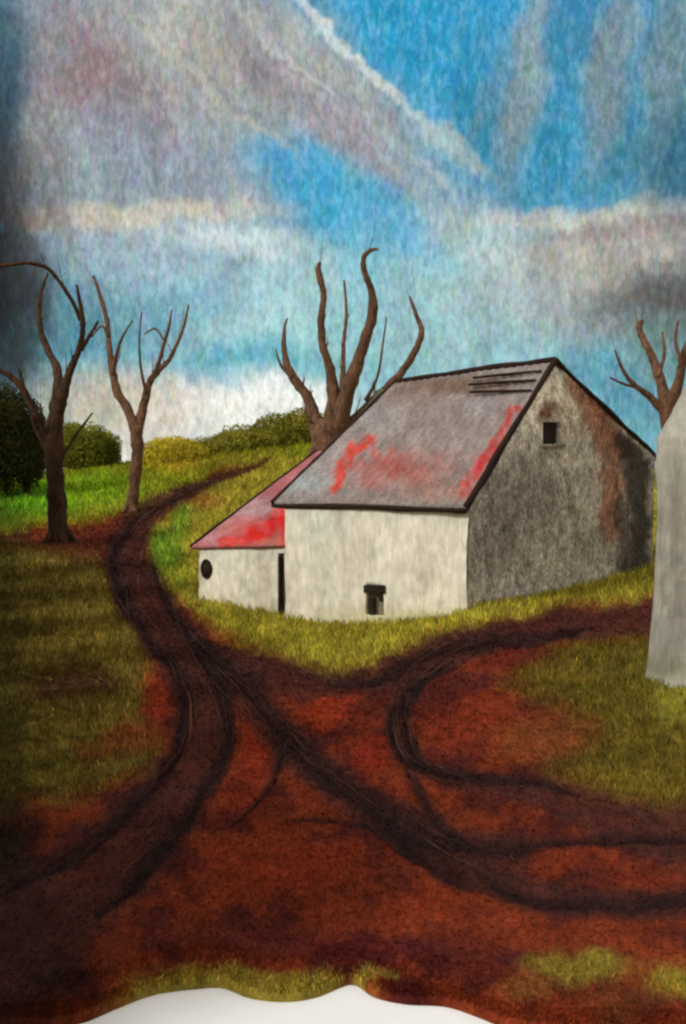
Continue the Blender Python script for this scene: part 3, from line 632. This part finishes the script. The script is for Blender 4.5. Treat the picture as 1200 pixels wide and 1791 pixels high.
# ------------------------------------------------------------------ lean annex on the left end of the barn
annex = thing('outbuilding', (*al_base[:2], float(height(al_base[:2]))), 'small white outbuilding with bright red roof joined to the barn end', 'outbuilding')
a0 = hit_wall(333, 956, ax_front, UD); a1 = np.r_[fB - nF * .18 + Du * .02, 0]; a1[2] = hit_wall(506, 951, ax_front, UD)[2]
q0 = hit_wall(553, 788, a0[:2], VD); wA = (q0[:2] - a0[:2]) @ VD
q1 = np.r_[a1[:2] + VD * wA, q0[2] - .02]
awA = a1[:2]; awB = a0[:2] - Du * .22 - nF * .08
ZA = min(al_base[2], fl_base[2]) - .6
awA2 = awA - nF * .08
topA = lambda u: a1[2] + (a0[2] - a1[2]) * u - .06
def hole2(px0, px1, py0, py1):
    global ZB
    z = ZB; h = hole(px0, px1, py0, py1, awA2, awB, ZA, topA); return h
hD = hole2(488, 506, 968, 1074)
hD = (max(hD[0], .012), hD[1], hD[2], hD[3])
nx, ny = 70, 46
wall('wall', awA2, awB, ZA, topA, M_white, annex, nF, [hD], color=white_col(47), seed=3, depth=.10)
alB = awB + VD * (2 * wA - .3)
topAL = lambda u: (a0[2] + (q0[2] - a0[2]) * (1 - np.abs(u - .5) * 2)) - .08
wall('gable_wall', awB, alB, ZA, topAL, M_white, annex, -nG, nu=30, nv=20, color=lambda V: np.tile(lin((196, 190, 168)), (len(V), 1)) * WK)
wall('rear_wall', alB, awA2 + VD * (2 * wA - .3), ZA, lambda u: a0[2] - .1 + 0 * u, M_white, annex, -nF, nu=16, nv=10, color=plain)
an_layers = [('blob', 440, 890, 70, 30, (162, 140, 146), .8), ('blob', 480, 860, 30, 30, (146, 84, 90), .7), ('blob', 372, 940, 26, 16, (176, 128, 136), .8), ('blob', 400, 915, 40, 16, (180, 130, 124), .6),
   ('blob', 450, 925, 60, 26, (176, 70, 64), .7), ('line', [(385, 948, 9), (430, 942, 13), (466, 926, 18), (496, 900, 20)], (190, 34, 30), .98), ('line', [(500, 880, 12), (500, 950, 10)], (196, 34, 32), .9), ('blob', 475, 945, 30, 8, (198, 110, 80), .7), ('blob', 410, 946, 24, 9, (214, 84, 66), .8), ('line', [(500, 820, 10), (545, 780, 8)], (134, 84, 76), .6)]
slab('roof', a0, a1, q0, q1, .09, M_roof, annex, nu=60, nv=50, color=lambda V: px_paint(V, (166, 104, 106), an_layers, 87, 7, True) * np.array([.98, 1.0, 1.06]))
back = VD * wA
slab('roof', a0 + np.r_[VD * 2 * wA, 0], a1 + np.r_[VD * 2 * wA, 0], q0, q1, .09, M_roof, annex, nu=30, nv=20, color=lambda V: np.tile(lin((120, 90, 88)), (len(V), 1)))
board('bargeboard', [a0, q0], .04, annex, seed=7)
d_ = None
ZBs = ZB; ZB = ZA
d_ = opening('door', hD, awA2, awB, topA, nF, annex, .10, M_grey)
ZB = ZBs
bar('door_frame', 490, 972, 490, 1072, awA2, UD, nF, .035, d_, M_black, .0)
bar('threshold', 488, 1066, 506, 1066, awA2, UD, nF, .06, d_, M_black, .0)
bar('door_frame', 504, 955, 504, 1072, awA2, UD, nF, .03, d_, M_board, .02)
# small round window: dark pane in a rough ring
c = hit_wall(362, 995, awA2, UD) + np.r_[nF, 0] * .03; e1 = np.r_[UD, 0]; th = np.linspace(0, 2 * math.pi, 29)
rw, rh = .15, .23
loop = np.array([c + e1 * math.cos(t) * rw + up * math.sin(t) * rh for t in th[:-1]])
pane = MB(); pane.add(np.concatenate([loop, loop - np.r_[nF, 0] * .12, [c - np.r_[nF, 0] * .005]]), [[i, (i + 1) % 28, 56] for i in range(28)] + [[i, i + 28, (i + 1) % 28 + 28, (i + 1) % 28] for i in range(28)])
pw = pane.build('round_window', M_black, annex)
rg = MB(); rg.tube(np.concatenate([loop, loop[:1]]), [.03] * 29, 7, 5, .3, 1); rg.build('window_frame', M_board, pw)

# ------------------------------------------------------------------ white pillar at the right edge
pc = at(1246, 1180, 20.0); pz = float(height(pc[:2]))
def lathe(prof, k=64, seed=0, amp=.05):
    V = []; 
    for (z, r) in prof:
        t = np.arange(k) / k * 2 * math.pi; V.append(np.stack([pc[0] + np.cos(t) * r, pc[1] + np.sin(t) * r, np.full(k, pz + z)], 1))
    V = np.concatenate(V); V = V + vecnoise(V, seed, 1.1, amp) + vecnoise(V, seed + 3, 5, .015); n = len(prof)
    Fc = [[i * k + j, i * k + (j + 1) % k, (i + 1) * k + (j + 1) % k, (i + 1) * k + j] for i in range(n - 1) for j in range(k)]
    Fc.append([(n - 1) * k + j for j in range(k)]); return V, Fc
zsh = at(1146, 752, 20)[2] - pz
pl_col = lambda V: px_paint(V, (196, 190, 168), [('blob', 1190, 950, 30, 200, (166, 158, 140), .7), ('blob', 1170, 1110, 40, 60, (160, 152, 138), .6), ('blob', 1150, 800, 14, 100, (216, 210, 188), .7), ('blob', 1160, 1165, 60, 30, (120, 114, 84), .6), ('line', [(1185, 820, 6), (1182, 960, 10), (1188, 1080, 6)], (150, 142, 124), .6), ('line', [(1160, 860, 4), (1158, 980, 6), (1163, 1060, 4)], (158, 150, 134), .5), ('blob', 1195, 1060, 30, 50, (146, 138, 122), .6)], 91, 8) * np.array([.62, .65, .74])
prof = [(z, 1.0 + .22 * math.exp(-(z + .3) / .8) + .02 * math.sin(z * 2)) for z in np.linspace(-.5, zsh - .15, 60)]
prof += [(zsh - .15 + 1.95 * t, 1.0 - .97 * t ** 1.04) for t in np.linspace(.03, 1, 30)]
V, Fc = lathe(prof, seed=5)
V = V - np.array([pc[0], pc[1], pz])
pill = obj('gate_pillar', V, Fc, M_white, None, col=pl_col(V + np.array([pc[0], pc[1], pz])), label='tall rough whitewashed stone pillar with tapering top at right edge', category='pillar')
pill.location = (pc[0], pc[1], pz)

# ------------------------------------------------------------------ bare trees
M_bark = felt('bark', lin((84, 62, 48), 1.5), scale=9, var=.5, stretch=(1, 1, .35), bump=.9, big=1.5, bigvar=.3, dark=lin((40, 30, 24)), bdist=.06)
M_bark2 = felt('dark_bark', lin((62, 45, 34), 1.25), scale=9, var=.5, stretch=(1, 1, .35), bump=.9, big=1.5, bigvar=.3, dark=lin((24, 20, 18)), bdist=.06)
def path3(pts, y, drift, seed):
    r = np.random.default_rng(seed); out = []; rad = []; dy = 0; slope = r.uniform(-drift, drift)
    p0 = pts[0]
    for (px, py, rr) in pts:
        L = math.hypot(px - p0[0], py - p0[1]); dd = y + slope * L * y / F
        out.append(at(px, py, dd)); rad.append(rr * .86 * dd / F)
    return np.array(out), np.array(rad)
def bare_tree(label, base, y, trunk, limbs, twigs, m, seed, group=None):
    P, R = path3(trunk, y, 0, seed); b0 = P[0]; gz = float(height(b0[:2]))
    t = thing('bare_tree', (b0[0], b0[1], gz), label, 'tree', group)
    P = np.concatenate([[[b0[0] - .1, b0[1], gz - .5]], P]); R = np.r_[R[0] * 1.35, R]
    mb = MB(); mb.tube(P, R, 14, seed, .22, 5)
    for a in (.3, 2.2, 3.9, 5.3):                                   # root flare
        q = np.array([b0[0], b0[1], gz]); d = np.array([math.cos(a), math.sin(a), 0])
        mb.tube([q + up * R[1] * 2.2, q + d * R[1] * 1.1 + up * R[1] * .5, q + d * R[1] * 2.2 - up * .15], [R[1] * .6, R[1] * .4, R[1] * .12], 7, seed)
    mb.build('trunk', m, t)
    r = np.random.default_rng(seed)
    for i, l in enumerate(limbs):
        P, R = path3(l, y, .5, seed * 10 + i); mb = MB(); mb.tube(P, R, 10, seed + i, .22, 5); mb.build('limb', m, t)
        for j in range(1, len(P)):
            if R[j] > .02 and r.random() < twigs:
                d = (P[j] - P[j - 1]); d /= np.linalg.norm(d); s_ = r.normal(0, .6, 3); s_[2] = abs(s_[2]) * .6 + .3; L = r.uniform(.5, 1.5) * y / 45
                a = P[j] + (P[j - 1] - P[j]) * r.random(); p1 = a + (d * .5 + s_ * .5) * L * .5; p2 = p1 + (d * .4 + s_ * .3 + up * .4) * L * .6
                tw = MB(); tw.tube([a, p1, p2], [R[j] * .28, R[j] * .17, .006], 5, seed + j, .2, 3)
                p3 = p1 + (s_[::-1] * .5 + up * .4) * L * .4; tw.tube([p1, (p1 + p3) / 2, p3], [R[j] * .18, R[j] * .12, .005], 4, j, .2, 2); tw.build('twig', m, t)
    return t
bare_tree('dark bare tree with a long bough arching to the left edge', None, 42, [(103, 948, 20), (100, 880, 19), (97, 820, 18), (94, 765, 18), (99, 715, 16), (104, 690, 14)], [
 [(100, 720, 15), (110, 690, 12), (122, 650, 8), (138, 612, 7), (145, 575, 6), (141, 535, 4.5), (134, 498, 2.5)],
 [(98, 725, 14), (102, 680, 12), (99, 645, 9), (84, 612, 7), (72, 580, 6), (68, 542, 5), (74, 505, 3.5), (84, 478, 2)],
 [(141, 560, 4.5), (128, 530, 4.2), (108, 498, 4), (84, 470, 4), (50, 460, 4), (10, 464, 4), (-30, 472, 3)],
 [(93, 800, 14), (72, 755, 11), (55, 712, 8), (38, 678, 7), (14, 655, 6), (-20, 640, 4)],
 [(86, 780, 9), (66, 745, 6), (58, 725, 4)], [(46, 692, 5), (38, 665, 4), (32, 640, 2)],
 [(142, 612, 5), (158, 585, 4), (172, 562, 2.5)], [(108, 800, 4), (132, 762, 3), (162, 722, 1.8)],
 [(90, 770, 6), (76, 735, 4), (70, 705, 2)]], .5, M_bark2, 3, 'bare trees')
bare_tree('slender forked bare tree standing beside the bend of the track', None, 55, [(230, 897, 13), (234, 860, 12), (238, 820, 12), (241, 780, 13), (238, 745, 13)], [
 [(240, 760, 12), (224, 718, 9), (207, 690, 9), (197, 650, 7.5), (191, 605, 6), (187, 560, 5), (176, 520, 4), (164, 482, 2.5)],
 [(238, 760, 11), (252, 708, 9), (262, 668, 7), (278, 648, 6), (295, 630, 5), (308, 605, 4), (322, 570, 3), (330, 532, 1.8)],
 [(262, 670, 6), (276, 640, 4.5), (286, 605, 4), (296, 570, 3), (300, 542, 1.6)],
 [(197, 655, 6), (204, 620, 4), (214, 590, 2.5), (232, 560, 1.6)], [(256, 690, 4), (246, 640, 2.5), (244, 590, 2), (248, 545, 1.5)],
 [(289, 600, 2.5), (272, 575, 2), (252, 585, 1.5)], [(190, 590, 3.5), (178, 570, 2.5), (160, 590, 1.5)]], .8, M_bark, 5, 'bare trees')
bare_tree('big bare tree with twisting upright boughs rising behind the barn roof', None, 49, [(570, 960, 52), (572, 850, 42), (576, 780, 38), (582, 735, 30)], [
 [(566, 790, 22), (552, 735, 15), (537, 693, 11), (516, 666, 10), (503, 640, 8), (497, 608, 5.5), (498, 572, 3), (503, 556, 1.5)],
 [(578, 760, 22), (584, 700, 15), (577, 645, 10), (564, 602, 8), (562, 560, 7.5), (566, 520, 6.5), (561, 490, 7.5), (557, 470, 6), (560, 458, 3)],
 [(598, 720, 10), (600, 650, 5.5), (601, 600, 4), (606, 550, 3.5), (602, 490, 2)],
 [(586, 760, 24), (603, 700, 17), (622, 645, 14), (640, 592, 11), (652, 545, 10), (650, 510, 8), (638, 476, 6), (636, 452, 5), (648, 438, 4.5), (662, 436, 2)],
 [(590, 770, 20), (640, 715, 11), (684, 672, 9), (706, 646, 8), (727, 612, 7), (737, 580, 6), (728, 550, 4.5), (716, 518, 2)],
 [(640, 700, 5), (660, 660, 3), (670, 600, 2), (676, 555, 1.3)], [(512, 660, 5), (492, 640, 3), (482, 610, 1.5)]], .5, M_bark, 8, 'bare trees')
bare_tree('bare tree with crooked boughs behind the white pillar', None, 45, [(1200, 900, 28), (1184, 800, 24), (1172, 740, 20), (1166, 705, 17)], [
 [(1170, 725, 16), (1156, 670, 11), (1140, 622, 8.5), (1124, 592, 7), (1118, 572, 7), (1124, 560, 4)],
 [(1168, 728, 11), (1134, 692, 7), (1104, 668, 5), (1086, 640, 3.5), (1076, 612, 1.8)],
 [(1112, 676, 4), (1092, 672, 3), (1066, 660, 1.6)], [(1170, 720, 14), (1188, 665, 10), (1200, 612, 8), (1222, 570, 5), (1230, 530, 2)], [(1194, 640, 5), (1182, 600, 4), (1186, 560, 2)],
 [(1150, 660, 5), (1162, 620, 3.5), (1158, 580, 2)]], .6, M_bark, 11, 'bare trees')

# ------------------------------------------------------------------ shrubs and hedges beyond the field
def shrub(name, label, cat, blobs, y, cols, seed, leaf=.105, dens=2300, group=None):
    """blobs: (px, py, rx, ry) crowns in the photo at distance y; leaf-sized faces fill each crown unevenly"""
    r = np.random.default_rng(seed); xs = [b[0] for b in blobs]; base = at(np.mean(xs), max(b[1] + b[3] for b in blobs), y)
    gz = float(height(base[:2])); t = thing(name, (base[0], base[1], gz), label, cat, group)
    Vs, Cs = [], []
    for (px, py, rx, ry) in blobs:
        c = at(px, py - 6, y); RX, RY = rx * 1.25 * y / F, ry * 1.25 * y / F
        n = int(dens * (1 + rx * ry / 500)); d = r.normal(0, 1, (n, 3)); d /= np.linalg.norm(d, axis=1)[:, None]
        k = .70 + .58 * fbm(d * 2.2 + seed, seed, 3)[:, None]; rad = r.random((n, 1)) ** .42 * k
        P = c + d * rad * np.array([RX, RX * .9, RY])
        L = leaf * r.uniform(.5, 1.4, (n, 1)) * y / 85; a = r.normal(0, 1, (n, 3)); a /= np.linalg.norm(a, axis=1)[:, None]; b = np.cross(a, r.normal(0, 1, (n, 3))); b /= np.linalg.norm(b, axis=1)[:, None]
        Vs.append(np.stack([P - a * L, P - b * L * .5, P + a * L, P + b * L * .5], 1).reshape(-1, 3))
        w = np.clip(fbm(P * .9, seed + 4, 3) * 2.2 - .6, 0, 1)[:, None]; cc = (lin(cols[0]) * (1 - w) + lin(cols[1]) * w) * np.exp(r.normal(0, .18, (n, 1)))
        Cs.append(np.repeat(cc, 4, 0))
        for q in range(3):
            s = np.array([c[0] + r.normal(0, .2), y, float(height(c[:2])) - .2]); e = c + r.normal(0, .3, 3) * np.array([RX, RX, RY]); st = MB(); st.tube([s, (s + e) / 2 + r.normal(0, .1, 3), e], [.09, .07, .02], 6, q); st.build('stem', M_bark2, t)
    V = np.concatenate(Vs); obj('foliage', V, np.arange(len(V)).reshape(-1, 4), M_blade, t, col=np.clip(np.concatenate(Cs) * 2.3, 0, .8), smooth_=False)
    return t
grp = 'shrubs along the far edge of the field'
shrub('shrub', 'olive green shrub between the two forked trees on the left', 'shrub', [(150, 790, 52, 36), (178, 800, 30, 30), (125, 785, 30, 34)], 84, ((62, 66, 22), (104, 104, 34)), 2, group=grp)
shrub('shrub', 'bright yellow green shrub just right of the slender tree', 'shrub', [(300, 806, 46, 32), (270, 815, 26, 24), (330, 806, 30, 28)], 82, ((118, 110, 32), (146, 136, 42)), 3, group=grp)
shrub('shrub', 'low dark olive shrub right of the bright yellow one', 'shrub', [(372, 796, 36, 22), (350, 802, 22, 18)], 85, ((70, 68, 24), (112, 104, 36)), 4, group=grp)
shrub('shrub', 'broad moss green shrub on the hill in the middle', 'shrub', [(425, 782, 46, 26), (400, 790, 30, 20)], 85, ((78, 78, 28), (116, 112, 42)), 5, group=grp)
shrub('shrub', 'tallest moss green shrub, against the big tree behind the barn', 'shrub', [(490, 768, 50, 32), (530, 760, 40, 32)], 85, ((74, 74, 26), (112, 108, 40)), 6, group=grp)
shrub('hedge', 'very dark evergreen hedge at the far left edge of the field', 'hedge', [(10, 770, 60, 72), (-60, 760, 70, 80), (45, 800, 34, 44), (-140, 770, 70, 70)], 62, ((26, 28, 13), (44, 44, 18)), 7, dens=3600)
# dark evergreens added out of view to shade the left of the field
def evergreen(label, x, y, h, w, seed):
    r = np.random.default_rng(seed); gz = float(height(np.array([x, y]))); t = thing('shade_evergreen', (x, y, gz), label, 'tree', 'unseen evergreens added to shade the left of the field')
    n = 5200; f = r.random(n) ** .75; a = r.uniform(0, 2 * math.pi, n); rad = w * (1 - f) ** .7 * (.45 + .75 * r.random(n) ** .5) * (.75 + .5 * vnoise(np.stack([a * 2, f * 9], 1), seed))
    P = np.stack([x + np.cos(a) * rad, y + np.sin(a) * rad, gz + .3 + f * h], 1); L = .28 * r.uniform(.5, 1.3, (n, 1))
    d = np.stack([np.cos(a), np.sin(a), r.normal(-.2, .5, n)], 1) + r.normal(0, .4, (n, 3)); b = np.cross(d, r.normal(0, 1, (n, 3))); b /= np.linalg.norm(b, axis=1)[:, None]
    V = np.stack([P - d * L, P - b * L * .45, P + d * L, P + b * L * .45], 1).reshape(-1, 3); c = np.repeat(lin((34, 40, 20)) * np.exp(r.normal(0, .35, (n, 1))), 4, 0)
    obj('shade_evergreen_crown', V, np.arange(n * 4).reshape(n, 4), M_blade, t, col=c, smooth_=False)
    tb = MB(); tb.tube([[x, y, gz - .4], [x, y, gz + h * .5], [x, y, gz + h * .95]], [.28, .18, .03], 9, seed); tb.build('trunk', M_bark2, t)
for i, y in enumerate((7.5, 9.5, 12, 15, 18.5, 22.5, 27, 32, 38)):
    evergreen('dark evergreen tree added out of view to shade the left of the field', -.35 * y - 2.0 + .3 * math.sin(i * 2.4), y, (.16 * y + 3.2) * (.95 + .12 * math.sin(i * 3.7)), 1.15 + .02 * y, 10 + i)

# ------------------------------------------------------------------ white sheet below the woolly edge
sx_ = np.linspace(-13, 13, 60); sy_ = np.linspace(2.0, 11, 40); X, Y = np.meshgrid(sx_, sy_)
Z = EYE - 4.27 - .075 + (fbm(np.stack([X, Y], -1) * .5, 3) - .5) * .03
T = np.stack([X, Y, Z], -1).reshape(-1, 3); n = len(T); g = grid_faces(40, 60)
M_paper = felt('white_paper', (.80, .835, .90), scale=60, var=.03, bump=.08, big=1.0, bigvar=.03, rough=.8)
obj('paper_sheet', np.concatenate([T, T - up * .03]), np.concatenate([g, g[:, ::-1] + n]), M_paper, label='plain white paper sheet lying below the wavy bottom edge', category='paper sheet')
